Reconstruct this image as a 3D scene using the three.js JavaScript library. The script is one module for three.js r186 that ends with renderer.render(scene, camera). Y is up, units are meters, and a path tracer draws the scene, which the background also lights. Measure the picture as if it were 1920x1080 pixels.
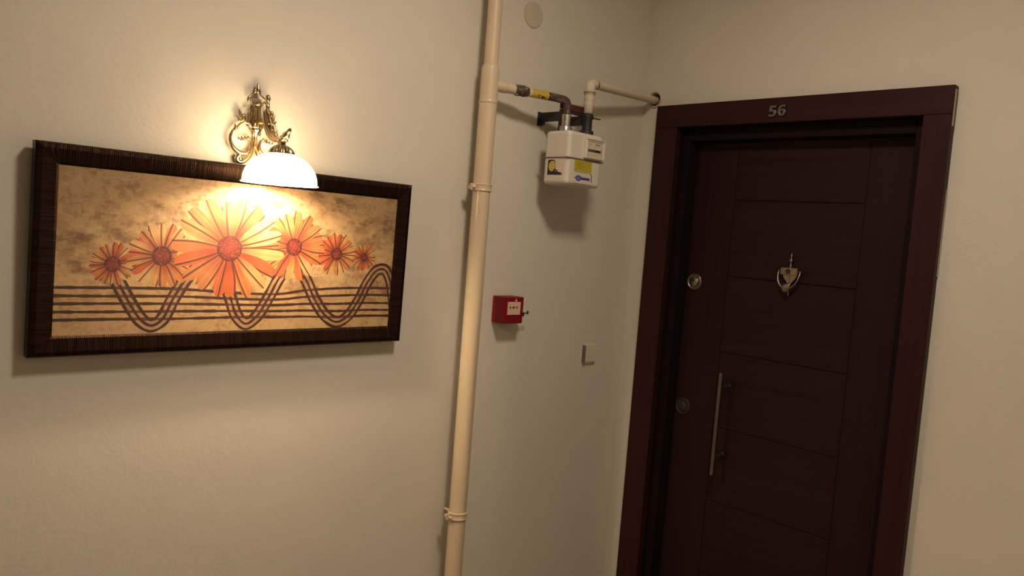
import * as THREE from 'three';
import { RoundedBoxGeometry } from 'three/addons/geometries/RoundedBoxGeometry.js';
import { mergeGeometries } from 'three/addons/utils/BufferGeometryUtils.js';
import { TextGeometry } from 'three/addons/geometries/TextGeometry.js';
import { FontLoader } from 'three/addons/loaders/FontLoader.js';
import { RectAreaLightUniformsLib } from 'three/addons/lights/RectAreaLightUniformsLib.js';

// ------------------------------------------------------------------ camera, exposure, ambient
// wall_left is the plane z = 0, wall_right the plane x = 0; they meet in the corner x = z = 0.
const scene = new THREE.Scene();
scene.background = new THREE.Color(0x000000);
const camera = new THREE.PerspectiveCamera(39.722, 16 / 9, 0.02, 30);
camera.position.set(-2.4, 1.57, 1.846);
camera.rotation.order = 'YXZ';
camera.rotation.set(-0.06843, -0.7710, 0.07744);
const renderer = new THREE.WebGLRenderer({ antialias: true });
renderer.toneMapping = THREE.LinearToneMapping;
renderer.toneMappingExposure = 2.7;
renderer.shadowMap.enabled = true;
const LIGHT = {
  ceiling: { pos: [-1.3, 1.16], size: 0.26, color: [1, 0.83, 0.66], intensity: 33.5 },
  bulb: { color: [1, 0.78, 0.52], cd: 0.5, radius: 1 },
};

// ------------------------------------------------------------------ helpers
let seed = 7;
const rnd = () => { seed = (seed * 1664525 + 1013904223) >>> 0; return seed / 4294967296; };
const rr = (a, b) => a + (b - a) * rnd();
const used = {};
const numbered = (n) => { used[n] = (used[n] ?? -1) + 1; return used[n] ? `${n}_${String(used[n]).padStart(3, '0')}` : n; };
const V = (x, y, z) => new THREE.Vector3(x, y, z);
function flat(list) {
  const l = list.map((g) => { const q = g.index ? g.toNonIndexed() : g; for (const k of Object.keys(q.attributes)) if (!['position', 'normal', 'uv'].includes(k)) q.deleteAttribute(k); q.morphAttributes = {}; q.clearGroups(); return q; });
  return l.length === 1 ? l[0] : mergeGeometries(l);
}
function obj(name, geos, m, parent = scene, label) {
  const o = new THREE.Mesh(Array.isArray(geos) ? flat(geos) : geos, m);
  o.name = parent === scene ? numbered(name) : name;
  o.castShadow = o.receiveShadow = true;
  if (label) o.userData.label = label;
  parent.add(o);
  return o;
}
function thing(name, label, category, pos = [0, 0, 0], turn = 0) {
  const g = new THREE.Group(); g.name = numbered(name); g.position.set(...pos); g.rotation.y = turn;
  g.userData = { label, category }; scene.add(g); return g;
}
function struct(name) { const g = new THREE.Group(); g.name = name; g.userData = { kind: 'structure' }; scene.add(g); return g; }
const box = (w, h, d, x = 0, y = 0, z = 0, r = 0) => (r ? new RoundedBoxGeometry(w, h, d, 3, r) : new THREE.BoxGeometry(w, h, d)).translate(x, y, z);
const cyl = (r, h, x = 0, y = 0, z = 0, r2 = r, seg = 32) => new THREE.CylinderGeometry(r2, r, h, seg).translate(x, y, z);
const lathe = (pts, seg = 40) => new THREE.LatheGeometry(pts.map((p) => new THREE.Vector2(...p)), seg);
const ball = (r, x, y, z, sx = 1, sy = 1, sz = 1) => new THREE.SphereGeometry(r, 16, 12).scale(sx, sy, sz).translate(x, y, z);
// a tube whose radius runs along it; rad(t) may return [across, deep]
function sweep(pts, rad, n = 48, k = 12, up = V(0, 0, 1)) {
  const c = new THREE.CatmullRomCurve3(pts.map((p) => V(...p))), pos = [], uv = [], idx = [];
  for (let i = 0; i <= n; i++) {
    const t = i / n, p = c.getPointAt(t), T = c.getTangentAt(t);
    const S = V().crossVectors(T, up); if (S.lengthSq() < 1e-6) S.set(1, 0, 0); S.normalize();
    const U = V().crossVectors(S, T).normalize(), r = rad(t), a = Array.isArray(r) ? r[0] : r, b = Array.isArray(r) ? r[1] : r;
    for (let j = 0; j <= k; j++) {
      const f = j / k * Math.PI * 2, q = p.clone().addScaledVector(S, Math.cos(f) * a).addScaledVector(U, Math.sin(f) * b);
      pos.push(q.x, q.y, q.z); uv.push(j / k, t);
    }
  }
  for (let i = 0; i < n; i++) for (let j = 0; j < k; j++) { const a = i * (k + 1) + j, b = a + k + 1; idx.push(a, a + 1, b, b, a + 1, b + 1); }
  for (const [row, flip] of [[0, 1], [n, 0]]) {
    const p = c.getPointAt(row / n), m = pos.length / 3; pos.push(p.x, p.y, p.z); uv.push(0, 0);
    for (let j = 0; j < k; j++) { const a = row * (k + 1) + j; flip ? idx.push(m, a + 1, a) : idx.push(m, a, a + 1); }
  }
  const g = new THREE.BufferGeometry();
  g.setAttribute('position', new THREE.Float32BufferAttribute(pos, 3)); g.setAttribute('uv', new THREE.Float32BufferAttribute(uv, 2));
  g.setIndex(idx); g.computeVertexNormals(); return g;
}
const turnTo = (g, a, b) => { const d = V(...b).sub(V(...a)), m = new THREE.Matrix4().makeRotationFromQuaternion(new THREE.Quaternion().setFromUnitVectors(V(0, 1, 0), d.clone().normalize())); return g.applyMatrix4(m).translate(...a); };
// a profile turned about the line from a to b; profile points are [radius, metres from a]
const turned = (a, b, prof, seg = 32) => turnTo(lathe(prof, seg), a, b);
function metreUV(g, along = 'y', du = 0, dv = 0) { // box-projected uv in metres, v along the grain
  const p = g.attributes.position, n = g.attributes.normal, uv = new Float32Array(p.count * 2);
  for (let i = 0; i < p.count; i++) {
    const ax = Math.abs(n.getX(i)), ay = Math.abs(n.getY(i)), az = Math.abs(n.getZ(i)), x = p.getX(i), y = p.getY(i), z = p.getZ(i);
    let u, v; if (az >= ax && az >= ay) [u, v] = [x, y]; else if (ax >= ay) [u, v] = [z, y]; else [u, v] = [x, z];
    if (along === 'x') [u, v] = az >= ax && az >= ay ? [y, x] : ay >= ax ? [z, x] : [y, z];
    uv[2 * i] = u + du; uv[2 * i + 1] = v + dv;
  }
  g.setAttribute('uv', new THREE.BufferAttribute(uv, 2)); return g;
}
// value noise that tiles
function tileNoise(n) { const t = new Float32Array(n * n).map(() => rnd()); return (x, y) => { const xi = Math.floor(x), yi = Math.floor(y), s = (q) => q * q * (3 - 2 * q), fx = s(x - xi), fy = s(y - yi), w = (q) => ((q % n) + n) % n, at = (a, b) => t[w(b) * n + w(a)]; return (at(xi, yi) * (1 - fx) + at(xi + 1, yi) * fx) * (1 - fy) + (at(xi, yi + 1) * (1 - fx) + at(xi + 1, yi + 1) * fx) * fy; }; }
function dataTex(w, h, fn, srgb, rep = [1, 1]) {
  const d = new Uint8Array(w * h * 4);
  for (let y = 0; y < h; y++) for (let x = 0; x < w; x++) { const c = fn(x / w, y / h), i = 4 * (y * w + x); d[i] = c[0] * 255; d[i + 1] = c[1] * 255; d[i + 2] = c[2] * 255; d[i + 3] = 255; }
  const t = new THREE.DataTexture(d, w, h); t.wrapS = t.wrapT = THREE.RepeatWrapping; t.magFilter = THREE.LinearFilter; t.minFilter = THREE.LinearMipmapLinearFilter; t.generateMipmaps = true;
  if (srgb) t.colorSpace = THREE.SRGBColorSpace; t.repeat.set(...rep); t.needsUpdate = true; return t;
}
const clamp = (x) => Math.min(1, Math.max(0, x));

// ------------------------------------------------------------------ materials
const n8 = tileNoise(8), n32 = tileNoise(32), n64 = tileNoise(64), n128 = tileNoise(128);
const plasterBump = dataTex(512, 512, (u, v) => { const h = clamp(0.35 * n128(u * 128, v * 128) + 0.3 * n64(u * 64, v * 64) + 0.35 * n32(u * 32, v * 32)); return [h, h, h]; }, false, [1 / 0.6, 1 / 0.6]);
const plasterTone = dataTex(512, 512, (u, v) => { const h = 0.5 * n8(u * 8, v * 8) + 0.3 * n32(u * 32, v * 32) + 0.2 * n64(u * 64, v * 64); const k = 0.955 + 0.045 * h; return [k, k, k * 0.995]; }, false, [1 / 1.7, 1 / 1.7]);
const woodTone = dataTex(512, 512, (u, v) => { const g = 0.45 * n128(u * 128, v * 8) + 0.35 * n64(u * 64, v * 4) + 0.2 * n8(u * 8, v * 3); const k = 0.55 + 0.45 * g; return [k, k * 0.97, k * 0.95]; }, false, [1 / 0.45, 1 / 1.3]);
const woodBump = dataTex(512, 512, (u, v) => { const h = 0.7 * n128(u * 128, v * 8) + 0.3 * n64(u * 64, v * 4); return [h, h, h]; }, false, [1 / 0.3, 1 / 1.0]);
const ribTone = dataTex(256, 256, (u, v) => { const k = 0.5 + 0.5 * n64(u * 64, v * 5); return [k, k * 0.95, k * 0.9]; }, false, [1 / 0.2, 1 / 0.2]);
const rustTone = dataTex(256, 256, (u, v) => { const a = n32(u * 32, v * 32), b = n8(u * 8, v * 8), c = 0.5 * a + 0.5 * b; return c > 0.56 ? [0.17, 0.135, 0.11] : [0.045 + 0.06 * a, 0.03 + 0.03 * a, 0.024 + 0.02 * a]; }, false);
const M = (color, o = {}) => new THREE.MeshStandardMaterial({ color: Array.isArray(color) ? new THREE.Color().setRGB(...color) : color, roughness: 0.6, ...o });
const P = (color, o = {}) => new THREE.MeshPhysicalMaterial({ color: new THREE.Color().setRGB(...color), roughness: 0.5, ...o });
const mat = {
  wall: M([0.66, 0.615, 0.53], { roughness: 0.85, bumpMap: plasterBump, bumpScale: 0.0005, map: plasterTone }),
  ceiling: M([0.75, 0.72, 0.66], { roughness: 0.9 }),
  floor: M([0.30, 0.24, 0.18], { roughness: 0.35 }),
  wood: P([0.040, 0.0110, 0.0092], { roughness: 0.45, map: woodTone, bumpMap: woodBump, bumpScale: 0.0002, specularIntensity: 0.35 }),
  leaf: P([0.027, 0.0090, 0.0084], { roughness: 0.5, specularIntensity: 0.3, map: woodTone, bumpMap: woodBump, bumpScale: 0.0003 }),
  steelFrame: P([0.012, 0.006, 0.006], { roughness: 0.5, specularIntensity: 0.15 }),
  groove: M([0.012, 0.006, 0.005], { roughness: 0.8 }),
  edge: M([0.42, 0.37, 0.28], { roughness: 0.8 }),
  pipe: P([0.63, 0.50, 0.34], { roughness: 0.45, clearcoat: 0.7, clearcoatRoughness: 0.12 }),
  pipeOld: P([0.62, 0.53, 0.40], { roughness: 0.6, bumpMap: plasterBump, bumpScale: 0.0004 }),
  white: P([0.66, 0.61, 0.52], { roughness: 0.4, clearcoat: 0.3, clearcoatRoughness: 0.3 }),
  plastic: P([0.68, 0.62, 0.52], { roughness: 0.4 }),
  black: M([0.018, 0.015, 0.014], { roughness: 0.55 }),
  iron: M([0.9, 0.9, 0.9], { roughness: 0.7, map: rustTone }),
  seam: M([0.16, 0.13, 0.10], { roughness: 0.6 }),
  ironDark: M([0.030, 0.022, 0.020], { roughness: 0.6, metalness: 0.2 }),
  redOxide: M([0.075, 0.018, 0.014], { roughness: 0.6 }),
  chrome: M([0.62, 0.60, 0.57], { roughness: 0.22, metalness: 1, bumpMap: plasterBump, bumpScale: 0.0004 }),
  steel: M([0.22, 0.20, 0.18], { roughness: 0.36, metalness: 1 }),
  bronze: M([0.28, 0.25, 0.21], { roughness: 0.33, metalness: 1 }),
  brass: M([0.56, 0.43, 0.25], { roughness: 0.24, metalness: 1 }),
  red: P([0.20, 0.006, 0.010], { roughness: 0.5, specularIntensity: 0.5 }),
  cream: M([0.75, 0.62, 0.52], { roughness: 0.5 }),
  frame: P([0.036, 0.019, 0.012], { roughness: 0.34, map: ribTone, metalness: 0.85, specularIntensity: 0.4 }),
  glass: new THREE.MeshPhysicalMaterial({ color: new THREE.Color().setRGB(0.78, 0.74, 0.67), transmission: 0.215, thickness: 0, roughness: 1, side: THREE.DoubleSide }),
  bulb: new THREE.MeshStandardMaterial({ color: 0xffffff, emissive: new THREE.Color().setRGB(1, 0.8, 0.5), emissiveIntensity: 1.2, roughness: 0.4 }),
  diffuser: new THREE.MeshStandardMaterial({ color: 0xffffff, emissive: new THREE.Color().setRGB(1, 0.85, 0.6), emissiveIntensity: 0.8, roughness: 0.6 }),
};
function canvasMat(w, h, draw, o = {}) {
  const c = document.createElement('canvas'); c.width = w; c.height = h; draw(c.getContext('2d'), w, h);
  const t = new THREE.CanvasTexture(c); t.colorSpace = THREE.SRGBColorSpace; t.anisotropy = 8;
  return new THREE.MeshStandardMaterial({ map: t, roughness: 0.6, ...o });
}

// ------------------------------------------------------------------ the shell of the corridor
const H = 2.74, L = 5, W = 2.12;
function structMesh(name, g, m) { const o = obj(name, g, m); o.userData.kind = 'structure'; return o; }
structMesh('wall_left', metreUV(box(L + 0.4, H + 0.2, 0.15, -L / 2, H / 2, -0.075)), mat.wall);
structMesh('wall_near', metreUV(box(L + 0.4, H + 0.2, 0.15, -L / 2, H / 2, W + 0.075)), mat.wall);
structMesh('wall_far', metreUV(box(0.2, H + 0.2, W, -L - 0.1, H / 2, W / 2)), mat.wall);
structMesh('floor', box(L, 0.1, W, -L / 2, -0.05, W / 2), mat.floor);
structMesh('ceiling', box(L, 0.1, W, -L / 2, H + 0.05, W / 2), mat.ceiling);
{ // wall with the doorway and the bored pipe hole; x of the shape runs along +z of the room
  const s = new THREE.Shape([[0, -0.1], [0.158, -0.1], [0.158, 2.008], [1.014, 2.008], [1.014, -0.1], [W, -0.1], [W, H + 0.1], [0, H + 0.1]].map((p) => new THREE.Vector2(...p)));
  s.holes.push(new THREE.Path().absarc(0.051, 2.0965, 0.0255, 0, Math.PI * 2));
  const g = new THREE.ExtrudeGeometry(s, { depth: 0.2, bevelEnabled: false, curveSegments: 32 }).translate(0, 0, -0.2).rotateY(-Math.PI / 2);
  structMesh('wall_right', g, mat.wall);
}

// ------------------------------------------------------------------ door and its casing (local x = room z, local z = into the corridor)
function woodBox(w, h, d, x, y, z, r, along) { return metreUV(box(w, h, d, x, y, z, r), along, rr(0, 3), rr(0, 3)); }
{
  const t = struct('trim_1'); t.rotation.y = -Math.PI / 2;
  const yi = 1.987, yo = 2.066, a0 = 0.084, a1 = 0.176, b1 = 0.9965, b0 = 1.071;
  obj('side_casing', woodBox(a1 - a0, yi, 0.03, (a0 + a1) / 2, yi / 2, 0.015, 0.0025, 'y'), mat.wood, t);
  obj('side_casing', woodBox(b0 - b1, yi, 0.03, (b0 + b1) / 2, yi / 2, 0.015, 0.0025, 'y'), mat.wood, t);
  obj('head_casing', woodBox(b0 - a0, yo - yi, 0.03, (a0 + b0) / 2, (yo + yi) / 2, 0.015, 0.0025, 'x'), mat.wood, t);
  // thin caulk bead along the outer edge of the right casing
  obj('caulk_strip', [box(0.0016, 0.24, 0.006, b0 + 0.0008, 1.66, 0.006, 0.0006), box(0.0016, 0.10, 0.012, b0 + 0.0008, 2.005, 0.018, 0.0006)], mat.edge, t, 'pale ragged caulk along the casing edge');
  obj('jamb', woodBox(0.018, yi, 0.125, a1 - 0.009, yi / 2, -0.0625, 0, 'y'), mat.steelFrame, t);
  obj('jamb', woodBox(0.018, yi, 0.125, b1 + 0.009, yi / 2, -0.0625, 0, 'y'), mat.steelFrame, t);
  obj('jamb', woodBox(b1 - a1 + 0.036, 0.018, 0.125, (a1 + b1) / 2, yi + 0.009, -0.0625, 0, 'x'), mat.steelFrame, t);
  const sw = 0.03, hs = 0.043;
  obj('door_stop', woodBox(sw, yi, 0.11, a1 + sw / 2, yi / 2, -0.07, 0.002, 'y'), mat.steelFrame, t);
  obj('door_stop', woodBox(sw, yi, 0.11, b1 - sw / 2, yi / 2, -0.07, 0.002, 'y'), mat.steelFrame, t);
  obj('door_stop', woodBox(b1 - a1 - 2 * sw, hs, 0.11, (a1 + b1) / 2, yi - hs / 2, -0.07, 0.002, 'x'), mat.steelFrame, t);

  const d = struct('door_1'); d.rotation.y = -Math.PI / 2;
  const u0 = a1 + sw + 0.002, u1 = b1 - sw - 0.002, top = yi - hs - 0.002, F = -0.07; // F: face of the leaf
  const leaf = obj('door_leaf', box(u1 - u0, top - 0.008, 0.046, (u0 + u1) / 2, (top + 0.008) / 2, F - 0.027, 0.001), mat.groove, d);
  const panel = (x0, x1, y0, y1, al) => obj('panel', woodBox(x1 - x0, y1 - y0, 0.01, (x0 + x1) / 2, (y0 + y1) / 2, F - 0.005, 0.0012, al), mat.leaf, leaf);
  const g = 0.0013, v1 = 0.372, v2 = 0.822;
  panel(u0, v1 - g, 0.008, top, 'y'); panel(v2 + g, u1, 0.008, top, 'y');
  const ys = [0.008, 0.155, 0.42, 0.684, 0.948, 1.213, 1.479, 1.743, top];
  for (let i = 0; i < 8; i++) panel(v1 + g, v2 - g, ys[i] + (i ? g : 0), ys[i + 1] - (i < 7 ? g : 0), 'x');
  // round lock escutcheons
  for (const [y, lb] of [[1.4475, 'upper round escutcheon, brighter'], [0.9925, 'lower round escutcheon, dull']]) {
    const lk = obj('lock', turned([0.2435, y, F], [0.2435, y, F + 1], [[0.0305, 0], [0.0305, 0.002], [0.029, 0.0055], [0.0265, 0.0065], [0.0245, 0.0045], [0.0225, 0.003], [0.0001, 0.003]]), y > 1.2 ? mat.bronze : mat.ironDark, d, lb);
    obj('cylinder', turned([0.2435, y - 0.001, F], [0.2435, y - 0.001, F + 1], [[0.0178, 0.002], [0.0178, 0.007], [0.015, 0.0105], [0.0001, 0.0118]]), y > 1.2 ? mat.bronze : mat.ironDark, lk);
    obj('keyhole', turned([0.2435, y + 0.006, F + 0.0085], [0.2435, y + 0.006, F + 1], [[0.0062, 0], [0.0062, 0.0032], [0.005, 0.0038], [0.0001, 0.0038]]), mat.black, lk);
  }
  // pull bar
  const hb = obj('pull_handle', turned([0.4192, 0.793, F + 0.058], [0.4192, 1.15, F + 0.058], [[0.0001, 0], [0.007, 0.0005], [0.0075, 0.002], [0.0075, 0.355], [0.007, 0.3565], [0.0001, 0.357]]), mat.steel, d, 'brushed straight steel pull bar');
  for (const y of [0.857, 1.098]) obj('post', turned([0.4192, y, F], [0.4192, y, F + 0.053], [[0.0001, 0], [0.010, 0], [0.010, 0.003], [0.006, 0.004], [0.006, 0.053], [0.0001, 0.053]]), mat.ironDark, hb);
  // knocker with the peephole
  const k = new THREE.Group(); k.name = 'door_knocker'; k.position.set(0.6055, 1.5155, F); k.userData.label = 'aged metal stirrup knocker with peephole'; d.add(k);
  obj('mounting_block', [box(0.059, 0.0245, 0.018, 0, 0, 0.009, 0.0015), box(0.053, 0.019, 0.002, 0, 0, 0.0187, 0.0008)], mat.bronze, k);
  obj('peephole', [turned([-0.002, 0, 0.017], [-0.002, 0, 1], [[0.0085, 0], [0.0085, 0.004], [0.0068, 0.005], [0.006, 0.003], [0.0001, 0.004]])], mat.black, k);
  obj('finial', turned([0, 0.010, 0.008], [0, 0.06, 0.008], [[0.0001, 0], [0.005, 0], [0.0055, 0.008], [0.0035, 0.013], [0.0035, 0.021], [0.0092, 0.025], [0.0045, 0.029], [0.003, 0.031], [0.0034, 0.040], [0.0024, 0.047], [0.0001, 0.0485]], 20), mat.bronze, k);
  { const s = new THREE.Shape(); s.moveTo(-0.024, -0.011); s.lineTo(0.024, -0.011); s.bezierCurveTo(0.021, -0.026, 0.008, -0.032, 0.0025, -0.044); s.lineTo(-0.0025, -0.044); s.bezierCurveTo(-0.008, -0.032, -0.021, -0.026, -0.024, -0.011);
    obj('shield', [new THREE.ExtrudeGeometry(s, { depth: 0.006, bevelThickness: 0.002, bevelSize: 0.0015, bevelSegments: 2 }).translate(0, 0, 0.001), box(0.003, 0.032, 0.004, 0, -0.026, 0.009, 0.001)], mat.bronze, k); }
  obj('tail', turned([0, -0.05, 0.006], [0, -0.083, 0.006], [[0.0001, -0.012], [0.006, -0.008], [0.006, 0], [0.003, 0.004], [0.003, 0.02], [0.0036, 0.028], [0.0001, 0.032]], 20), mat.bronze, k);
  const arm = (s) => sweep([[s * 0.0285, -0.001, 0.011], [s * 0.036, -0.001, 0.012], [s * 0.0355, -0.018, 0.019], [s * 0.030, -0.036, 0.024], [s * 0.018, -0.050, 0.026], [s * 0.004, -0.055, 0.026]], (t) => 0.0022 + 0.0012 * t, 40, 10);
  const ring = obj('stirrup', [arm(-1), arm(1), ball(0.0042, -0.036, 0, 0.012), ball(0.0042, 0.036, 0, 0.012)], mat.bronze, k);
  obj('striker', turned([0, -0.054, 0.016], [0, -0.054, 0.036], [[0.0001, 0], [0.010, 0], [0.012, 0.004], [0.0135, 0.012], [0.0125, 0.016], [0.0001, 0.017]]), mat.bronze, ring);

  const font = await new FontLoader().loadAsync('fonts/droid/droid_sans_bold.typeface.json');
  const nb = thing('door_number', 'dull metal numerals 56 fixed to the dark wood above the apartment door', 'number sign', [-0.03, 2.004, 0.5275], -Math.PI / 2);
  ['5', '6'].forEach((ch, i) => {
    const q = new TextGeometry(ch, { font, size: 0.036, depth: 0.004, curveSegments: 10, bevelEnabled: true, bevelThickness: 0.001, bevelSize: 0.0008, bevelSegments: 2 });
    q.computeBoundingBox(); const b = q.boundingBox, sx = 0.0255 / (b.max.x - b.min.x);
    q.translate(-b.min.x, -b.min.y, 0.001).scale(sx, 0.036 / (b.max.y - b.min.y), 1).translate(i * 0.031, i * 0.001, 0);
    obj('numeral', q, mat.steel, nb);
  });
}

// ------------------------------------------------------------------ framed daisy print
{
  const tw = 0.921, th = 0.4385, rail = 0.0447;
  const f = thing('framed_painting', 'wide daisy print in a dark ribbed frame under the brass lamp', 'painting', [-1.5235, 1.4625, 0.012]);
  f.rotation.x = 0.0228;
  const railGeo = (len, amp) => { // mitred moulding: profile across (outer edge at 0, inner edge at rail), lying along x
    const prof = [[0, 0], [0, 0.024], [0.003, 0.028], [0.012, 0.030], [rail - 0.006, 0.025], [rail, 0.022], [rail, 0]];
    const pos = [], uv = [], idx = [];
    const N = Math.round(len / 0.0013), rib = [];
    for (let i = 0, h = 0; i <= N; i++) { if (i % 3 === 0) h = rr(0.0001, 0.0008) * amp; rib.push(i % 3 === 0 ? 0 : h); } // uneven ribs across the moulding
    prof.forEach(([d, z], k) => { for (let i = 0; i <= N; i++) { const e = len / 2 - d, x = Math.min(e, Math.max(-e, (i / N - 0.5) * len)); pos.push(x, -d, z + (k > 1 && k < 5 ? rib[i] : 0)); uv.push(x, d + z); } });
    for (let k = 0; k < prof.length - 1; k++) for (let i = 0; i < N; i++) { const a = k * (N + 1) + i, b = a + N + 1; idx.push(a, a + 1, b, a + 1, b + 1, b); }
    const g = new THREE.BufferGeometry(); g.setAttribute('position', new THREE.Float32BufferAttribute(pos, 3)); g.setAttribute('uv', new THREE.Float32BufferAttribute(uv, 2)); g.setIndex(idx.reverse()); const q = g.toNonIndexed(); q.computeVertexNormals(); return q;
  };
  for (const [len, x, y, a] of [[tw, 0, th / 2, 0], [th, tw / 2, 0, -Math.PI / 2], [tw, 0, -th / 2, Math.PI], [th, -tw / 2, 0, Math.PI / 2]]) {
    const r = obj('frame_rail', railGeo(len, a % Math.PI === 0 ? 1 : 0.35), mat.frame, f); r.position.set(x, y, 0); r.rotation.z = a;
  }
  const print = canvasMat(1662, 702, (c) => {
    const K = 20; seed = 4242;
    c.fillStyle = '#cdae80'; c.fillRect(0, 0, 1662, 702);
    for (let i = 0; i < 3000; i++) { const x = rr(-40, 1700), y = rr(-40, 560), n = n32(x / 95 + 5, y / 80 + 2); if (n < 0.47) continue; c.globalAlpha = rr(0.06, 0.19); c.fillStyle = rnd() < 0.5 ? '#5e3e26' : '#7a5636'; c.save(); c.translate(x, y); c.rotate(rr(-0.4, 0.4)); c.fillRect(-rr(10, 34), -rr(6, 16), rr(20, 66), rr(10, 30)); c.restore(); }
    c.globalAlpha = 1;
    // mottled brushed ground
    const cols = ['#b0803f', '#8a5f36', '#e9c78d', '#7c5a3a', '#c79a58', '#f0d6a0', '#9a7347', '#735033'];
    for (let i = 0; i < 5200; i++) { const x = rr(-20, 1680), y = rr(-20, 720), w = rr(6, 46), h = rr(4, 20), n = n32(x / 60 + 3, y / 60); c.globalAlpha = rr(0.04, 0.2); const dark = n > 0.52; c.fillStyle = cols[Math.floor(rnd() * 8)]; if (dark && rnd() < 0.6) c.fillStyle = rnd() < 0.5 ? '#6d4a2e' : '#80603c'; else if (!dark && rnd() < 0.5) c.fillStyle = '#e8cb94'; c.save(); c.translate(x, y); c.rotate(rr(-0.5, 0.5) + (rnd() < 0.3 ? 1.57 : 0)); c.beginPath(); c.ellipse(0, 0, w / 2, h / 2, 0, 0, 6.3); c.fill(); c.restore(); }
    c.globalAlpha = 0.25; c.strokeStyle = '#5d3d22'; for (let i = 0; i < 420; i++) { c.lineWidth = rr(0.6, 1.8); const x = rr(0, 1662), y = rr(0, 702), l = rr(6, 30), v = rnd() < 0.35; c.beginPath(); c.moveTo(x, y); c.lineTo(x + (v ? rr(-3, 3) : l), y + (v ? l : rr(-3, 3))); c.stroke(); }
    c.globalAlpha = 1;
    const curve = (pts, wd, col, al = 1) => { // wobbling brush line through points in cm
      const cr = new THREE.CatmullRomCurve3(pts.map((p) => V(p[0] * K, p[1] * K, 0))), n = 260; c.strokeStyle = col; c.lineCap = 'round'; c.globalAlpha = al;
      let q = cr.getPointAt(0); for (let i = 1; i <= n; i++) { const p = cr.getPointAt(i / n); c.lineWidth = wd * (0.72 + 0.5 * n64(i * 0.31, wd + pts[0][1] * 7)); c.beginPath(); c.moveTo(q.x, q.y); c.lineTo(p.x, p.y); c.stroke(); q = p; }
      c.globalAlpha = 1;
    };
    // stave of five lines
    const st = [[25.0, 26.0, 24.6], [26.7, 27.4, 26.5], [28.4, 28.8, 28.7], [30.1, 30.3, 30.6], [31.8, 31.8, 32.2]];
    st.forEach(([a, b, d], i) => curve([[-1, a], [10, a + 0.1 * (i % 2)], [25, a + 0.15], [40, b + 0.05], [50, b + 0.2], [57, (b + d) / 2], [66, d + 0.1], [75, d - 0.1], [84, d]], 12.5, '#47210f', 0.95));
    // ribbon of three lines waving through it
    const mid = [[9.6, 19.5], [12, 23.3], [15.2, 29], [17.5, 32.2], [19.6, 33.4], [21.8, 32.2], [24.3, 27], [27.5, 21.8], [31, 19.5], [34.5, 21.5], [37.2, 26.5], [39.3, 31.5], [41.7, 33.5], [44.3, 31.8], [47.2, 27], [50.2, 21.5], [53.5, 19.2], [56.6, 22], [60, 27.8], [63.5, 32], [66.8, 33.6], [69.8, 32.3], [72.8, 28.3], [75.6, 22.8], [78.2, 19.7], [80.6, 19.4], [82.6, 22], [84, 27], [85.2, 33]];
    const off = (d) => mid.map((p, i) => { const a = mid[Math.max(0, i - 1)], b = mid[Math.min(mid.length - 1, i + 1)], tx = b[0] - a[0], ty = b[1] - a[1], l = Math.hypot(tx, ty); return [p[0] - ty / l * d, p[1] + tx / l * d]; });
    for (const d of [-0.62, 0.62]) curve(off(d), 18, '#98765e', 0.15);
    for (const d of [-1.3, 0, 1.3]) curve(off(d), 12.5, '#47210f', 0.95);
    // daisies
    const pal = [['#c48f54', '#a0643c'], ['#bd7d4a', '#984f35'], ['#cca166', '#a87347'], ['#c06238', '#953f26'], ['#c47a44', '#a04e2a'], ['#d0ad78', '#b07c4e']];
    const petal = (cx, cy, ang, r0, r1, w, col) => {
      c.save(); c.translate(cx * K, cy * K); c.rotate(ang); const a = r0 * K, b = r1 * K, h = w * K / 2, j = rr(-0.12, 0.12) * h;
      const q = b - a;
      c.beginPath(); c.moveTo(a, -h * 0.24); c.bezierCurveTo(a + q * 0.3, -h * 0.85, a + q * 0.55, -h * 1.2 + j, a + q * 0.8, -h * 0.98); c.bezierCurveTo(a + q * 0.95, -h * 0.82, b + h * 0.12, -h * 0.4, b + h * 0.06, 0); c.bezierCurveTo(b + h * 0.1, h * 0.45, a + q * 0.95, h * 0.82, a + q * 0.8, h * 0.98); c.bezierCurveTo(a + q * 0.55, h * 1.2 + j, a + q * 0.3, h * 0.85, a, h * 0.24); c.closePath();
      const gr = c.createLinearGradient(a, 0, b, 0); gr.addColorStop(0, '#8e3a20'); gr.addColorStop(0.22, col[1]); gr.addColorStop(0.6, col[0]); gr.addColorStop(1, col[0]); c.fillStyle = gr; c.fill();
      c.save(); c.clip(); for (let i = 0; i < 12; i++) { c.globalAlpha = rr(0.1, 0.28); c.strokeStyle = rnd() < 0.5 ? col[1] : rnd() < 0.6 ? '#f2cf86' : '#a8452a'; c.lineWidth = rr(1.5, 5) * Math.min(1, r1 / 9); const y = rr(-h, h); c.beginPath(); c.moveTo(a, y * 0.2); c.quadraticCurveTo((a + b) / 2, y * 1.1, b, y * 0.8); c.stroke(); } c.restore(); c.globalAlpha = 0.85;
      c.strokeStyle = '#542313'; c.lineWidth = Math.min(7.5, 2.6 + r1 * 0.42); c.stroke(); c.restore(); c.globalAlpha = 1;
    };
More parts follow.
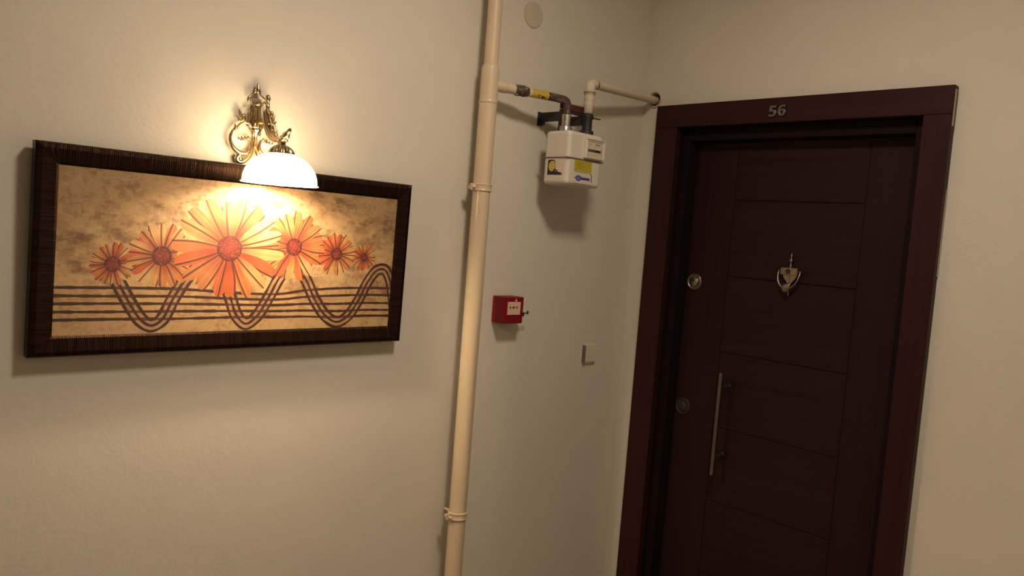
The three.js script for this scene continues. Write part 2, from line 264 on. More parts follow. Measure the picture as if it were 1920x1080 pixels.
    const daisy = (cx, cy, r, rd, n, hot, a0, sq = () => 1) => {
      const order = [...Array(n).keys()].sort(() => rnd() - 0.5);
      for (const back of [1, 0]) for (const i of order) {
        const a = a0 + (i + back * 0.5) / n * Math.PI * 2 + rr(-0.06, 0.06); if (back && rnd() < 0.3) continue;
        petal(cx, cy, a, rd * 0.75, r * (back ? rr(0.8, 0.92) : rr(0.92, 1.04)) * sq(a), Math.PI * 2 * r / n * (back ? 0.66 : 0.72), pal[rnd() < hot ? (rnd() < 0.5 ? 3 : 4) : Math.floor(rnd() * 6)]);
      }
      const gr = c.createRadialGradient(cx * K, cy * K, 1, cx * K, cy * K, rd * K); gr.addColorStop(0, '#8c3a2c'); gr.addColorStop(0.6, '#74271d'); gr.addColorStop(1, '#4a1811'); c.fillStyle = gr; c.beginPath(); c.arc(cx * K, cy * K, rd * K, 0, 6.3); c.fill();
      for (let i = 0; i < rd * rd * 34; i++) { const q = rd * K * Math.sqrt(rnd()), b = rr(0, 6.3); c.globalAlpha = rr(0.25, 0.8); c.fillStyle = ['#9c4632', '#4d150d', '#b5684a', '#6a2116'][Math.floor(rnd() * 4)]; c.beginPath(); c.arc(cx * K + q * Math.cos(b), cy * K + q * Math.sin(b), rr(1.2, 3.6), 0, 6.3); c.fill(); }
      c.globalAlpha = 0.8; c.strokeStyle = '#4a160d'; c.lineWidth = 3; c.beginPath(); c.arc(cx * K, cy * K, rd * K, 0, 6.3); c.stroke(); c.globalAlpha = 1;
    };
    daisy(11, 19.9, 4.7, 1.6, 18, 0.0, 0.2); daisy(21.1, 17.8, 7.4, 2.1, 18, 0.04, 0.1);
    daisy(73.8, 16.3, 3.7, 1.0, 15, 0.3, 0.3); daisy(65.3, 15.7, 5.6, 1.6, 17, 0.3, 0.05);
    daisy(53.1, 14.4, 8.6, 2.1, 16, 0.35, 0.1); daisy(36.5, 15.5, 11.9, 2.95, 18, 0.3, 0.05, (a) => 1 + 0.14 * Math.abs(Math.cos(a)) - 0.03 * Math.abs(Math.sin(a)));
    c.globalAlpha = 0.16; for (let i = 0; i < 900; i++) { c.fillStyle = rnd() < 0.5 ? '#6b4426' : '#f3dca8'; c.beginPath(); c.arc(rr(0, 1662), rr(0, 702), rr(1, 4), 0, 6.3); c.fill(); } c.globalAlpha = 1;
  }, { roughness: 0.62, color: new THREE.Color().setRGB(0.58, 0.53, 0.50) });
  obj('canvas', new THREE.PlaneGeometry(0.8335, 0.351).translate(0, 0, 0.0225), print, f, 'mottled tan print of six orange daisies over wavy stave lines');
  obj('backing_board', box(0.84, 0.357, 0.012, 0, 0, 0.012), mat.black, f);
}

// ------------------------------------------------------------------ brass wall lamp
{
  const s = thing('wall_lamp', 'ornate brass wall lamp with a glowing white glass dome shade', 'lamp', [-1.5145, 1.79, 0]);
  const zp = 0.012;
  // back plate casting: bud, crown, body, scrolls
  obj('bud', [turned([0, 0.064, zp], [0, 1, zp], [[0.0001, 0], [0.004, 0.001], [0.0062, 0.006], [0.0068, 0.011], [0.0050, 0.017], [0.0034, 0.0195], [0.0036, 0.022], [0.0018, 0.0255], [0.0001, 0.026]], 20), ball(0.003, -0.006, 0.071, zp, 1, 1.6, 0.8), ball(0.003, 0.006, 0.071, zp, 1, 1.6, 0.8)], mat.brass, s);
  const both = (fn) => [fn(-1), fn(1)];
  const leafAt = (x, y, z, a, l, w) => { const g = new THREE.SphereGeometry(1, 14, 10); const p = g.attributes.position; for (let i = 0; i < p.count; i++) { const t = p.getY(i); const k = Math.sqrt(Math.max(0, (1 - t) / 2)) * 0.9 + 0.15; p.setX(i, p.getX(i) * k); p.setZ(i, p.getZ(i) * k + 0.35 * t * t); } g.scale(w, l / 2, w * 0.6).translate(0, l / 2, 0).rotateZ(a).translate(x, y, z); g.computeVertexNormals(); return g; };
  obj('crown', [...both((q) => sweep([[q * 0.021, 0.0445, zp], [q * 0.0235, 0.051, zp + 0.003], [q * 0.017, 0.057, zp + 0.003], [q * 0.009, 0.064, zp], [q * 0.002, 0.070, zp]], (t) => 0.0036 - 0.0016 * t)), ...both((q) => ball(0.0046, q * 0.0225, 0.0465, zp + 0.002)),
    ...[-2, -1, 0, 1, 2].map((i) => leafAt(i * 0.0052, 0.039, zp + 0.004, -i * 0.18, 0.016, 0.0036))], mat.brass, s);
  obj('collar', [new THREE.TorusGeometry(0.0125, 0.0028, 10, 28).rotateX(Math.PI / 2).translate(0, 0.038, zp), cyl(0.0115, 0.006, 0, 0.036, zp)], mat.brass, s);
  { // fluted cast body
    const g = lathe([[0.0001, -0.020], [0.010, -0.020], [0.0150, -0.0175], [0.0158, -0.010], [0.0145, 0.000], [0.0122, 0.012], [0.0105, 0.022], [0.0100, 0.030], [0.0115, 0.037], [0.0001, 0.038]], 64), p = g.attributes.position;
    for (let i = 0; i < p.count; i++) { const a = Math.atan2(p.getX(i), p.getZ(i)), k = 1 + 0.075 * Math.cos(a * 9); p.setX(i, p.getX(i) * k); p.setZ(i, p.getZ(i) * k * 0.85); }
    g.computeVertexNormals(); obj('body', [g.translate(0, 0, zp), box(0.024, 0.05, 0.006, 0, 0.008, 0.003, 0.002), leafAt(0, -0.016, zp + 0.012, 0, 0.03, 0.005), leafAt(-0.008, -0.015, zp + 0.008, 0.25, 0.02, 0.004), leafAt(0.008, -0.015, zp + 0.008, -0.25, 0.02, 0.004)], mat.brass, s);
  }
  obj('stem', [turned([0, -0.019, zp], [0, -1, zp], [[0.0001, 0], [0.014, 0.0005], [0.0148, 0.003], [0.010, 0.008], [0.006, 0.015], [0.0036, 0.021], [0.0052, 0.0235], [0.0034, 0.026], [0.0030, 0.036], [0.0001, 0.037]], 28),
    ...[-1, 0, 1].map((i) => leafAt(i * 0.006, -0.037, zp + 0.004, -i * 0.35, 0.018, 0.0036))], mat.brass, s);
  for (const q of [-1, 1]) {
    obj('branch', [sweep([[q * 0.010, -0.018, zp], [q * 0.018, -0.010, zp + 0.002], [q * 0.029, -0.0075, zp + 0.003], [q * 0.041, -0.014, zp + 0.002], [q * 0.050, -0.026, zp]], (t) => 0.0046 - 0.0018 * t),
      leafAt(q * 0.036, -0.008, zp + 0.002, -q * 0.30, 0.032, 0.0062), leafAt(q * 0.034, -0.004, zp + 0.004, q * 0.15, 0.019, 0.005), leafAt(q * 0.040, -0.002, zp + 0.003, -q * 0.9, 0.014, 0.0045), leafAt(q * 0.040, 0.002, zp + 0.004, -q * 2.4, 0.011, 0.004), ball(0.0035, q * 0.045, -0.005, zp + 0.004), ball(0.003, q * 0.034, 0.010, zp + 0.004)], mat.brass, s);
    obj('candle_sleeve', [cyl(0.0042, 0.029, q * 0.0205, 0.0015, zp + 0.002, 0.0044, 20), cyl(0.0055, 0.003, q * 0.0205, -0.0135, zp + 0.002, 0.0055, 20)], mat.brass, s);
    // C scroll with its inner curl and leaf frill
    obj('scroll', [sweep([[q * 0.0505, -0.022, zp], [q * 0.0585, -0.033, zp], [q * 0.0630, -0.050, zp + 0.001], [q * 0.0560, -0.068, zp + 0.003], [q * 0.0400, -0.0795, zp + 0.004], [q * 0.0240, -0.0800, zp + 0.004], [q * 0.0125, -0.0700, zp + 0.003], [q * 0.0105, -0.0560, zp + 0.002], [q * 0.0145, -0.0450, zp + 0.002], [q * 0.0210, -0.0420, zp + 0.002]], (t) => [0.0022 + 0.0030 * Math.sin(Math.PI * t), 0.0034 + 0.002 * Math.sin(Math.PI * t)], 80),
      ball(0.0055, q * 0.051, -0.0245, zp + 0.002), leafAt(q * 0.050, -0.026, zp + 0.002, -q * 0.25, 0.013, 0.0042), ball(0.0042, q * 0.020, -0.043, zp + 0.003), ...[0, 1, 2, 3].map((i) => leafAt(q * (0.021 + i * 0.0060), -0.047 - 0.0012 * i, zp + 0.003, q * (0.2 - i * 0.3), 0.010, 0.0034)),
      ...[0, 1, 2].map((i) => ball(0.0030, q * (0.024 + i * 0.006), -0.0475 - 0.001 * i, zp + 0.004))], mat.brass, s);
    // foot scroll curling outward below
    obj('foot_scroll', [sweep([[q * 0.0015, -0.040, zp], [q * 0.003, -0.062, zp], [q * 0.009, -0.080, zp + 0.001], [q * 0.020, -0.094, zp + 0.002], [q * 0.033, -0.1015, zp + 0.003], [q * 0.0425, -0.100, zp + 0.003], [q * 0.0450, -0.0925, zp + 0.003], [q * 0.0395, -0.0885, zp + 0.003], [q * 0.0355, -0.0925, zp + 0.004]], (t) => [0.0030 + 0.0022 * t, 0.0036 + 0.0026 * t], 70), ball(0.0062, q * 0.0375, -0.0945, zp + 0.004)], mat.brass, s);
  }
  // arm: ribbed acanthus ribbon swinging out from the wall (plane x = 0, runs along z)
  const armPath = [[0, 0.020, 0.062], [0, 0.006, 0.064], [0, -0.012, 0.070], [0, -0.029, 0.082], [0, -0.042, 0.099], [0, -0.048, 0.120], [0, -0.050, 0.142]];
  const shift = (dx, dy, dz) => armPath.map(([x, y, z]) => [x + dx, y + dy, z + dz]);
  const arm = obj('arm', [sweep(armPath, (t) => [0.0045, 0.0085 - 0.003 * t], 50, 14, V(1, 0, 0)), sweep([[0, 0.002, 0.018], [0, -0.002, 0.036], [0, -0.004, 0.052], [0, -0.010, 0.068]], (t) => [0.0075 - 0.002 * t, 0.006], 24, 12, V(1, 0, 0)), ...[-1, 1].map((q) => sweep(shift(q * 0.0048, -0.004, -0.003), (t) => 0.0027 - 0.0008 * t, 50, 10, V(1, 0, 0))), ...[-1, 1].map((q) => sweep(shift(q * 0.0042, 0.004, 0.006), (t) => 0.0026 - 0.0008 * t, 50, 10, V(1, 0, 0)))], mat.brass, s);
  obj('arm_leaf', [ball(0.0075, 0, 0.050, 0.066, 0.85, 1.25, 0.9), ball(0.0048, 0, 0.038, 0.067), ball(0.0062, 0, 0.030, 0.066, 0.9, 1.3, 0.9), ball(0.0044, 0, 0.020, 0.069), ball(0.0054, 0, 0.012, 0.088, 0.9, 1.4, 0.9), ball(0.0040, 0, 0.001, 0.086), ball(0.0050, 0, -0.010, 0.097), sweep([[0, 0.048, 0.066], [0, 0.028, 0.066], [0, 0.008, 0.072], [0, -0.012, 0.082]], (t) => 0.0040, 24, 10, V(1, 0, 0)), sweep([[0, 0.020, 0.068], [0, 0.010, 0.085], [0, -0.008, 0.095], [0, -0.026, 0.100]], () => 0.0032, 24, 10, V(1, 0, 0))], mat.brass, arm);
  obj('finial', turned([0, -0.050, 0.150], [0, -0.026, 0.181], [[0.0001, 0], [0.009, 0.001], [0.0105, 0.006], [0.0075, 0.011], [0.0085, 0.014], [0.0090, 0.018], [0.0060, 0.026], [0.0042, 0.031], [0.0050, 0.034], [0.0030, 0.040], [0.0001, 0.042]], 24), mat.brass, arm);
  { // scalloped cap that carries the shade
    const g = lathe([[0.0001, -0.052], [0.0085, -0.053], [0.0090, -0.060], [0.0150, -0.0625], [0.0215, -0.0675], [0.0268, -0.0755], [0.0285, -0.0835], [0.0260, -0.0845], [0.0001, -0.080]], 72), p = g.attributes.position;
    for (let i = 0; i < p.count; i++) { const a = Math.atan2(p.getX(i), p.getZ(i)), r = Math.hypot(p.getX(i), p.getZ(i)); if (r > 0.012) { const k = 1 + 0.07 * Math.cos(a * 12); p.setX(i, p.getX(i) * k); p.setZ(i, p.getZ(i) * k); } }
    g.computeVertexNormals(); obj('shade_cap', [g.translate(0, 0, 0.147), ...[...Array(12).keys()].map((i) => ball(0.0042, 0.0225 * Math.sin(i * 0.5236), -0.0735, 0.147 + 0.0225 * Math.cos(i * 0.5236)))], mat.brass, s);
  }
  obj('socket', [turned([0, -0.076, 0.150], [0, -0.116, 0.116], [[0.0001, 0], [0.013, 0], [0.014, 0.002], [0.014, 0.026], [0.0001, 0.027]], 24)], mat.plastic, s, 'white bulb socket');
  // dome shade, open below
  const dome = []; for (let i = 0; i <= 22; i++) { const a = (0.17 + 0.83 * i / 22) * Math.PI / 2; dome.push([0.0835 * Math.pow(Math.sin(a), 0.93), -0.145 + 0.0685 * Math.cos(a)]); }
  dome.push([0.0842, -0.1468], [0.0868, -0.1480], [0.0870, -0.1495], [0.0850, -0.1500]);
  obj('shade', lathe(dome, 72).translate(0, 0, 0.147), mat.glass, s, 'white translucent glass dome shade');
  obj('light_bulb', turned([0, -0.097, 0.140], [0, -0.137, 0.104], [[0.0001, 0], [0.011, 0], [0.012, 0.006], [0.016, 0.014], [0.0185, 0.024], [0.0165, 0.033], [0.009, 0.0395], [0.0001, 0.041]], 28), mat.bulb, s);
  const pl = new THREE.PointLight(new THREE.Color().setRGB(...LIGHT.bulb.color), LIGHT.bulb.cd, 0, 2);
  pl.position.set(0, -0.1135, 0.125); pl.shadow.radius = LIGHT.bulb.radius; pl.castShadow = true; pl.name = 'bulb_glow'; s.add(pl);
}

// ------------------------------------------------------------------ gas riser
const RX = -0.8215, RZ = 0.060;
{
  const r = thing('gas_riser', 'tall cream painted gas riser pipe standing against the wall', 'pipe', [RX, 0, RZ]);
  const tube = (y0, y1, rad) => cyl(rad, y1 - y0, 0, (y0 + y1) / 2, 0, rad, 48);
  obj('lower_pipe', tube(0, 1.95, 0.0268), mat.pipe, r);
  obj('upper_pipe', tube(2.04, H, 0.0212), mat.pipe, r);
  obj('tee_fitting', [lathe([[0.0001, 1.9445], [0.0270, 1.9445], [0.0278, 1.946], [0.0278, 1.950], [0.0270, 1.952], [0.0268, 1.955], [0.0266, 2.03], [0.0262, 2.048], [0.0240, 2.0545], [0.0214, 2.056], [0.0001, 2.056]], 48), turned([0, 2.0, 0.004], [0.06, 2.0, 0.012], [[0.0001, 0], [0.0165, 0], [0.0165, 0.040], [0.0175, 0.044], [0.0175, 0.054], [0.0150, 0.057], [0.0001, 0.057]])], mat.pipe, r);
  for (const y of [1.6975, 0.7035]) {
    const c = obj('pipe_clamp', lathe([[0.0269, -0.0105], [0.0300, -0.0105], [0.0312, -0.0095], [0.0300, -0.0065], [0.0290, -0.004], [0.0290, 0.004], [0.0302, 0.0065], [0.0314, 0.0095], [0.0300, 0.0105], [0.0269, 0.0105]], 48).translate(0, y, 0), mat.pipe, r, 'painted two part clamp with side lugs');
    obj('lug', [box(0.016, 0.019, 0.0035, -0.036, y, 0.003, 0.001), box(0.016, 0.019, 0.0035, -0.036, y, -0.003, 0.001)], mat.pipe, c);
    obj('screw', [turned([-0.038, y, -0.012], [-0.038, y, 0.016], [[0.0001, 0], [0.005, 0], [0.005, 0.004], [0.0025, 0.0045], [0.0025, 0.022], [0.0048, 0.0225], [0.0048, 0.026], [0.0001, 0.0275]], 14)], mat.pipe, c);
    obj('wall_stud', turned([0, y, -0.028], [0, y, -RZ], [[0.0001, 0], [0.005, 0], [0.005, RZ - 0.028], [0.0001, RZ - 0.028]], 14), mat.pipe, c);
  }
}

// ------------------------------------------------------------------ gas meter with its pipes and bracket
const MX0 = -0.575, MX1 = -0.414, MZ0 = 0.066, MZ1 = 0.170, INX = -0.541, OUTX = -0.441, UZ = 0.118;
{
  // corroded inlet pipe from the riser tee
  const a = [RX + 0.058, 2.0, RZ + 0.0115], e = [-0.566, 1.9985, 0.112];
  const at = (t) => a.map((v, i) => v + (e[i] - v) * t);
  const p = thing('inlet_pipe', 'corroded dark iron pipe with a yellow tag feeding the gas meter', 'pipe', [0, 0, 0]);
  obj('iron_pipe', sweep([at(0.05), at(0.35), at(0.7), at(0.92), [INX - 0.008, 1.9945, 0.1165], [INX - 0.001, 1.985, UZ], [INX, 1.97, UZ], [INX, 1.955, UZ]], () => 0.0125, 80, 20), mat.iron, p);
  obj('fitting', [turned(at(-0.02), e, [[0.0001, 0], [0.0140, 0], [0.0150, 0.004], [0.0150, 0.030], [0.0138, 0.034], [0.0001, 0.034]])], mat.pipeOld, p, 'cream painted stub at the riser');
  const nut = obj('coupling', [turned(at(0.155), e, [[0.0001, 0], [0.0150, 0], [0.0172, 0.002], [0.0172, 0.016], [0.0158, 0.018], [0.0158, 0.022], [0.0170, 0.0235], [0.0170, 0.034], [0.0150, 0.036], [0.0150, 0.044], [0.0140, 0.046], [0.0001, 0.046]], 8)], mat.iron, p);
  obj('sealant', [ball(0.004, ...at(0.16).map((v, i) => v + [0, 0.014, 0.008][i]), 1.6, 0.8, 1), ball(0.0035, ...at(0.17).map((v, i) => v + [0, -0.014, 0.006][i]), 1.8, 0.8, 1), ball(0.003, ...at(0.3).map((v, i) => v + [0, 0.006, 0.014][i]), 1.2, 0.8, 1)], mat.edge, nut);
  const tagTex = canvasMat(256, 128, (c) => { c.fillStyle = '#bfa23c'; c.fillRect(0, 0, 256, 128); c.fillStyle = '#b9ae9a'; c.fillRect(0, 0, 256, 0); c.fillStyle = '#1d160c'; c.fillRect(88, 34, 12, 30); c.fillRect(106, 44, 10, 22); c.fillRect(120, 34, 14, 12); c.fillRect(144, 46, 40, 32); c.fillRect(190, 54, 18, 20); c.fillStyle = '#7a641f'; for (let i = 0; i < 9; i++) c.fillRect(20 + i * 24, 96, 14, 6); });
  { const d = V(...e).sub(V(...a)), len = d.length(); const g = new THREE.CylinderGeometry(0.0131, 0.0131, len * 0.30, 40, 1, true, 0, Math.PI * 2).rotateY(Math.PI * 0.5);
    const uv = g.attributes.uv; for (let i = 0; i < uv.count; i++) uv.setXY(i, uv.getY(i), 1 - ((uv.getX(i) * 3) % 1.0001));
    obj('pipe_tag', turnTo(g, at(0.585), e), tagTex, p, 'yellow printed warning band'); }
  obj('paint_band', turnTo(new THREE.CylinderGeometry(0.0130, 0.0130, 0.016, 32).translate(0, 0, 0), at(0.415), e), mat.pipeOld, p);

  // outlet pipe: threaded riser, elbow, run into the corner
  const o = thing('outlet_pipe', 'old cream painted pipe running from the meter into the corner wall', 'pipe', [0, 0, 0]);
  const el = [OUTX, 2.068, UZ], hole = [0, 2.0940, 0.047];
  obj('riser_nipple', [turned([OUTX, 1.972, UZ], [OUTX, 3, UZ], [[0.0001, 0], [0.0148, 0], [0.0152, 0.024], [0.0168, 0.026], [0.0168, 0.029], [0.0156, 0.030], [0.0158, 0.042], [0.0168, 0.043], [0.0168, 0.046], [0.0156, 0.048], [0.0156, 0.069], [0.0001, 0.069]])], mat.pipeOld, o);
  const toHole = (t) => el.map((v, i) => v + (hole[i] - v) * t);
  obj('elbow', [sweep([[OUTX, 2.032, UZ], [OUTX, 2.050, UZ], [OUTX + 0.003, 2.062, UZ - 0.001], [OUTX + 0.013, 2.068, UZ - 0.002], toHole(0.062)], (t) => 0.0174 - 0.0008 * t, 40, 24), turned([OUTX, 2.036, UZ], [OUTX, 3, UZ], [[0.0001, 0], [0.0192, 0], [0.0192, 0.009], [0.0178, 0.011], [0.0001, 0.011]])], mat.pipeOld, o);
  obj('thread', turned(toHole(0.056), hole, [[0.0001, 0], [0.0148, 0], [0.0148, 0.007], [0.0142, 0.012], [0.0001, 0.012]]), mat.black, o, 'black sealant at the elbow thread');
  obj('run', turned(toHole(0.072), [0.06, 2.0976, 0.0374], [[0.0001, 0], [0.0138, 0.0002], [0.0138, 0.450], [0.0001, 0.450]]), mat.pipeOld, o);
  obj('wall_sleeve', turned([0.010, 2.0965, 0.051], [-0.3, 2.086, 0.066], [[0.0245, 0], [0.0300, 0], [0.0305, 0.010], [0.0292, 0.017], [0.0262, 0.0195], [0.0240, 0.016], [0.0235, 0.002]], 40), mat.pipeOld, o, 'rough sleeve around the pipe at the wall');

  // bracket
  const b = thing('meter_bracket', 'dark steel bracket holding the gas meter unions off the wall', 'bracket', [0, 0, 0]);
  obj('wall_plate', [box(0.022, 0.044, 0.005, INX, 1.945, 0.0025, 0.001), box(0.022, 0.044, 0.005, OUTX, 1.945, 0.0025, 0.001)], mat.ironDark, b);
  obj('arm', [box(0.006, 0.030, UZ - 0.0155, INX, 1.950, (UZ - 0.0155) / 2, 0.001), box(0.006, 0.014, 0.022, INX, 1.931, 0.012, 0.001)], mat.ironDark, b);
  obj('arm', box(0.006, 0.030, UZ - 0.0165, OUTX, 1.950, (UZ - 0.0165) / 2, 0.001), mat.ironDark, b);
  obj('cross_bar', box(OUTX - INX + 0.012, 0.020, 0.006, (INX + OUTX) / 2, 1.984, UZ - 0.024, 0.001), mat.redOxide, b, 'red oxide painted cross bar');
  obj('cross_bar', box(OUTX - INX, 0.008, 0.012, (INX + OUTX) / 2, 1.969, UZ - 0.027, 0.001), mat.ironDark, b);

  // meter
  const m = thing('gas_meter', 'white gas meter box with stickers and a small reading window', 'gas meter', [0, 0, 0]);
  const cx = (MX0 + MX1) / 2, cz = (MZ0 + MZ1) / 2, w = MX1 - MX0, dp = MZ1 - MZ0, seam = 1.8165, yt = 1.9005, yb = 1.7325;
  const shell = (y0, y1, roundTop) => { // one pressed half with big rounded edges
    const g = new RoundedBoxGeometry(w, y1 - y0 + 0.02, dp, 5, 0.013), p = g.attributes.position, cut = (y1 - y0 + 0.02) / 2 - 0.02;
    for (let i = 0; i < p.count; i++) { let y = p.getY(i) * roundTop; if (y < -cut) y = -cut - (y + cut) * 0; p.setY(i, y * roundTop); }
    g.computeVertexNormals(); return g.translate(cx, roundTop > 0 ? y0 + cut : y1 - cut, cz);
  };
  obj('upper_case', shell(seam, yt, 1), mat.white, m);
  obj('lower_case', shell(yb, seam, -1), mat.white, m);
  obj('seam_flange', box(w + 0.007, 0.0034, dp + 0.007, cx, seam, cz, 0.0015), mat.seam, m, 'dark pressed seam around the case');
  obj('inlet_union', [turned([INX, 1.897, UZ], [INX, 3, UZ], [[0.0001, 0], [0.0205, 0], [0.0215, 0.002], [0.0215, 0.018], [0.0190, 0.020]], 6), turned([INX, 1.916, UZ], [INX, 3, UZ], [[0.0001, 0], [0.0140, 0], [0.0148, 0.002], [0.0148, 0.036], [0.0140, 0.038], [0.0001, 0.038]], 32)], mat.chrome, m, 'shiny chrome union');
  obj('outlet_union', [turned([OUTX, 1.896, UZ], [OUTX, 3, UZ], [[0.0001, 0], [0.0215, 0], [0.0225, 0.003], [0.0225, 0.019], [0.0190, 0.021], [0.0160, 0.023], [0.0155, 0.056], [0.0185, 0.060], [0.0190, 0.070], [0.0165, 0.075], [0.0001, 0.076]], 28)], mat.black, m, 'black union');
  obj('valve_lever', sweep([[OUTX + 0.010, 1.960, UZ + 0.002], [OUTX + 0.034, 1.961, UZ + 0.004], [OUTX + 0.056, 1.961, UZ + 0.006]], (t) => 0.0026 - 0.001 * t, 12, 8), mat.black, m);
  const wx0 = -0.507, wx1 = -0.4175, wy0 = 1.8205, wy1 = 1.8855, wz = MZ1 + 0.012;
  const hood = obj('reading_window', [box(wx1 - wx0, wy1 - wy0, 0.024, (wx0 + wx1) / 2, (wy0 + wy1) / 2, MZ1, 0.004), box(0.004, wy1 - wy0 - 0.004, 0.006, wx1 - 0.004, (wy0 + wy1) / 2, wz, 0.0015), box(wx1 - wx0, 0.004, 0.006, (wx0 + wx1) / 2, wy1 - 0.003, wz, 0.0015)], mat.white, m);
  const dial = canvasMat(256, 192, (c) => {
    c.fillStyle = '#cfc4ac'; c.fillRect(0, 0, 256, 192); c.fillStyle = '#5b4e40'; for (let i = 0; i < 22; i++) c.fillRect(8 + i * 11, 10, 8, 9);
    c.fillStyle = '#8a7a66'; c.fillRect(14, 34, 60, 5); c.fillRect(14, 46, 44, 5); c.fillStyle = '#463b31'; for (let i = 0; i < 5; i++) c.fillRect(128 + i * 17, 34, 10, 18); c.fillStyle = '#8a7a66'; c.fillRect(14, 66, 30, 4);
    c.fillStyle = '#17100c'; c.fillRect(10, 96, 140, 28); c.fillStyle = '#5a1712'; c.fillRect(150, 96, 70, 28); c.fillStyle = '#d7cdbb'; c.font = 'bold 21px monospace'; for (let i = 0; i < 5; i++) c.fillText('00415'[i], 16 + i * 26, 118);
    c.fillStyle = '#5b4e40'; for (let i = 0; i < 4; i++) c.fillRect(14 + i * 46, 150, 12, 8); c.fillRect(228, 60, 6, 90);
  }, { roughness: 0.35 });
  obj('dial_plate', new THREE.PlaneGeometry(0.074, 0.056).translate((wx0 + wx1) / 2 - 0.003, (wy0 + wy1) / 2 - 0.002, wz + 0.0004), dial, hood);
  const purple = canvasMat(256, 256, (c) => {
    c.fillStyle = '#d9cdb5'; c.fillRect(0, 0, 256, 256); c.fillStyle = '#2a1530'; c.fillRect(0, 0, 256, 256); c.fillStyle = '#d9cdb5'; c.beginPath(); c.moveTo(256, 0); c.lineTo(256, 256); c.quadraticCurveTo(190, 190, 130, 190); c.quadraticCurveTo(150, 90, 110, 0); c.fill();
    c.fillStyle = '#d8bd55'; c.beginPath(); c.ellipse(74, 108, 56, 88, 0.06, 0, 6.3); c.fill(); c.fillStyle = '#d9cdb5'; c.beginPath(); c.moveTo(90, 0); c.quadraticCurveTo(170, 40, 150, 120); c.lineTo(256, 120); c.lineTo(256, 0); c.fill();
    c.fillStyle = '#a98d34'; for (const y of [62, 106, 150]) c.fillRect(42, y, 64, 16); c.fillStyle = '#2a1530'; c.beginPath(); c.ellipse(150, 190, 30, 26, 0, 0, 6.3); c.fill(); c.fillStyle = '#b59c58'; c.beginPath(); c.ellipse(150, 190, 14, 12, 0, 0, 6.3); c.fill(); c.fillStyle = '#2a1530'; c.save(); c.translate(170, 200); c.rotate(0.28); c.fillRect(0, 0, 86, 24); c.restore();
  });
  obj('sticker', box(0.0004, 0.047, 0.062, MX0 - 0.0003, 1.7855, 0.118), [purple, purple, purple, purple, purple, purple], m, 'purple and yellow sticker on the side');
  const yellow = canvasMat(192, 128, (c) => { c.fillStyle = '#b4a129'; c.fillRect(0, 0, 192, 128); c.fillStyle = '#948320'; for (let i = 0; i < 4; i++) c.fillRect(22, 22 + i * 22, 60 + 70 * rnd(), 9); });
  obj('sticker', new THREE.PlaneGeometry(0.082, 0.035).translate(-0.503, 1.7955, MZ1 + 0.0006), yellow, m, 'plain yellow sticker');
  const key = canvasMat(256, 160, (c) => { c.fillStyle = '#cdc3b4'; c.fillRect(0, 0, 256, 160); c.fillStyle = '#4b4780'; c.beginPath(); c.arc(66, 92, 40, 0, 6.3); c.fill(); c.fillRect(80, 74, 130, 36); c.beginPath(); c.arc(208, 92, 18, 0, 6.3); c.fill(); c.fillStyle = '#7d7ab0'; c.beginPath(); c.arc(66, 92, 20, 0, 6.3); c.fill(); c.fillStyle = '#2f2b54'; for (let i = 0; i < 5; i++) c.fillRect(104 + i * 20, 84, 12, 16); c.fillRect(10, 84, 14, 14); c.strokeStyle = '#3a3128'; c.lineWidth = 9; c.beginPath(); c.moveTo(216, 14); c.quadraticCurveTo(246, 14, 246, 44); c.lineTo(246, 128); c.stroke(); c.fillStyle = '#5d5040'; for (let i = 0; i < 7; i++) c.fillRect(20 + i * 24, 8, 15, 9); });
  obj('sticker', new THREE.PlaneGeometry(0.088, 0.037).translate(-0.4995, 1.7600, MZ1 + 0.0006), key, m, 'pale sticker printed with a blue key');
}

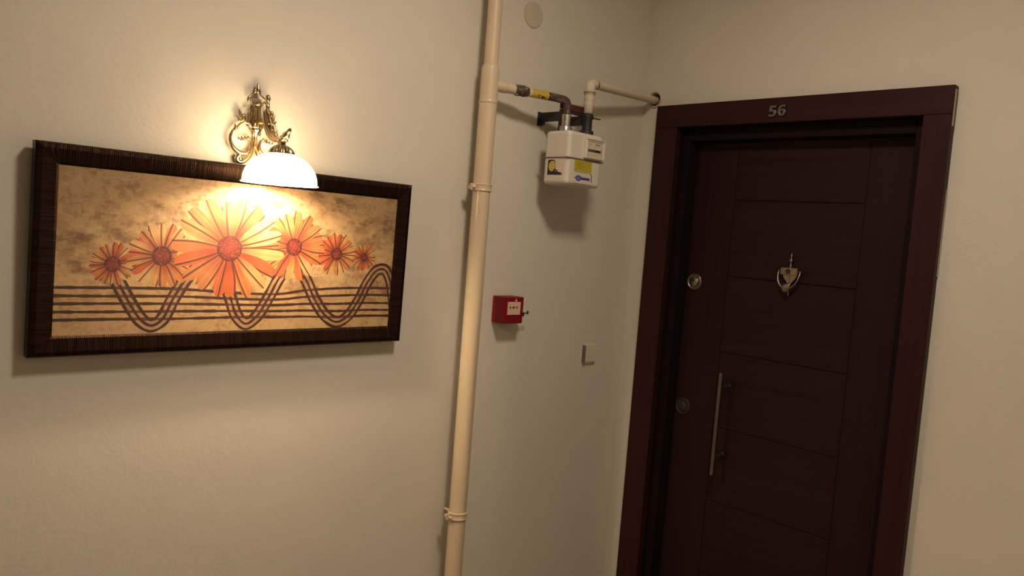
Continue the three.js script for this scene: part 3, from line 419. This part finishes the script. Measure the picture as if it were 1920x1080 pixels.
// ------------------------------------------------------------------ small wall fittings
{
  const f = thing('fire_call_point', 'red square fire alarm call point on the wall right of the cream pipe', 'fire alarm', [-0.6445, 1.3275, 0]);
  obj('box', box(0.088, 0.0845, 0.054, 0, 0, 0.027, 0.004), mat.red, f);
  const lab = canvasMat(256, 190, (c) => { c.fillStyle = '#dcb8a4'; c.fillRect(0, 0, 256, 190); c.fillStyle = '#120b09'; c.beginPath(); c.arc(112, 82, 19, 0, 6.3); c.fill(); c.beginPath(); c.moveTo(32, 62); c.lineTo(72, 82); c.lineTo(32, 102); c.fill(); c.beginPath(); c.moveTo(192, 62); c.lineTo(152, 82); c.lineTo(192, 102); c.fill(); });
  obj('press_panel', box(0.056, 0.041, 0.002, 0.0005, 0.0065, 0.0548, 0.0006), mat.cream, f);
  obj('printed_marks', new THREE.PlaneGeometry(0.0545, 0.0395).translate(0.0005, 0.0065, 0.0561), lab, f, 'cream panel print of two arrows and a dot');
  { const s = new THREE.Shape([[-0.004, 0], [0.004, 0], [0.0015, 0.010]].map((q) => new THREE.Vector2(...q))); obj('flame_mark', new THREE.ExtrudeGeometry(s, { depth: 0.0006, bevelEnabled: false }).translate(0.008, 0.029, 0.0538), mat.cream, f); }
  obj('test_key', [sweep([[0.042, -0.012, 0.044], [0.056, -0.011, 0.046], [0.072, -0.0095, 0.046]], () => 0.0017, 10, 8), box(0.0035, 0.011, 0.006, 0.072, -0.0085, 0.046, 0.001), box(0.014, 0.014, 0.010, 0.049, -0.014, 0.044, 0.003)], mat.black, f);

  const sw = thing('light_switch', 'small cream wall switch with a dark shiny rim below the meter', 'light switch', [-0.2005, 1.1595, 0]);
  obj('plate', [box(0.060, 0.0035, 0.010, 0.0015, 0.0300, 0.005, 0.0015), box(0.060, 0.0035, 0.010, 0.0015, -0.0300, 0.005, 0.0015), box(0.0035, 0.0635, 0.010, 0.0315, 0, 0.005, 0.0015)], mat.plastic, sw);
  obj('rim', box(0.0034, 0.064, 0.015, -0.0310, 0, 0.0075, 0.0016), mat.bronze, sw, 'dark shiny left edge');
  obj('rocker', box(0.059, 0.056, 0.011, 0, 0, 0.0055, 0.002), mat.plastic, sw);

  const cp = thing('cover_plate', 'round painted junction cover high on the wall right of the pipe', 'cover plate', [-0.606, 2.2615, 0]);
  obj('disc', turned([0, 0, 0], [0, 0, 1], [[0.0001, 0], [0.0405, 0], [0.0405, 0.0022], [0.038, 0.0038], [0.0001, 0.0042]], 48), M([0.52, 0.47, 0.36], { roughness: 0.8 }), cp);

  const cl = thing('ceiling_lamp', 'square frosted ceiling lamp over the corridor, out of the picture', 'lamp', [LIGHT.ceiling.pos[0], H, LIGHT.ceiling.pos[1]]);
  const q = LIGHT.ceiling.size;
  obj('base', box(q + 0.03, 0.025, q + 0.03, 0, -0.0125, 0, 0.004), mat.white, cl);
  obj('diffuser', box(q, 0.02, q, 0, -0.034, 0, 0.004), mat.diffuser, cl);
  RectAreaLightUniformsLib.init();
  const pl = new THREE.RectAreaLight(new THREE.Color().setRGB(...LIGHT.ceiling.color), LIGHT.ceiling.intensity, q, q);
  pl.position.set(0, -0.046, 0); pl.rotation.x = -Math.PI / 2; pl.name = 'ceiling_glow'; cl.add(pl);
}

renderer.render(scene, camera);
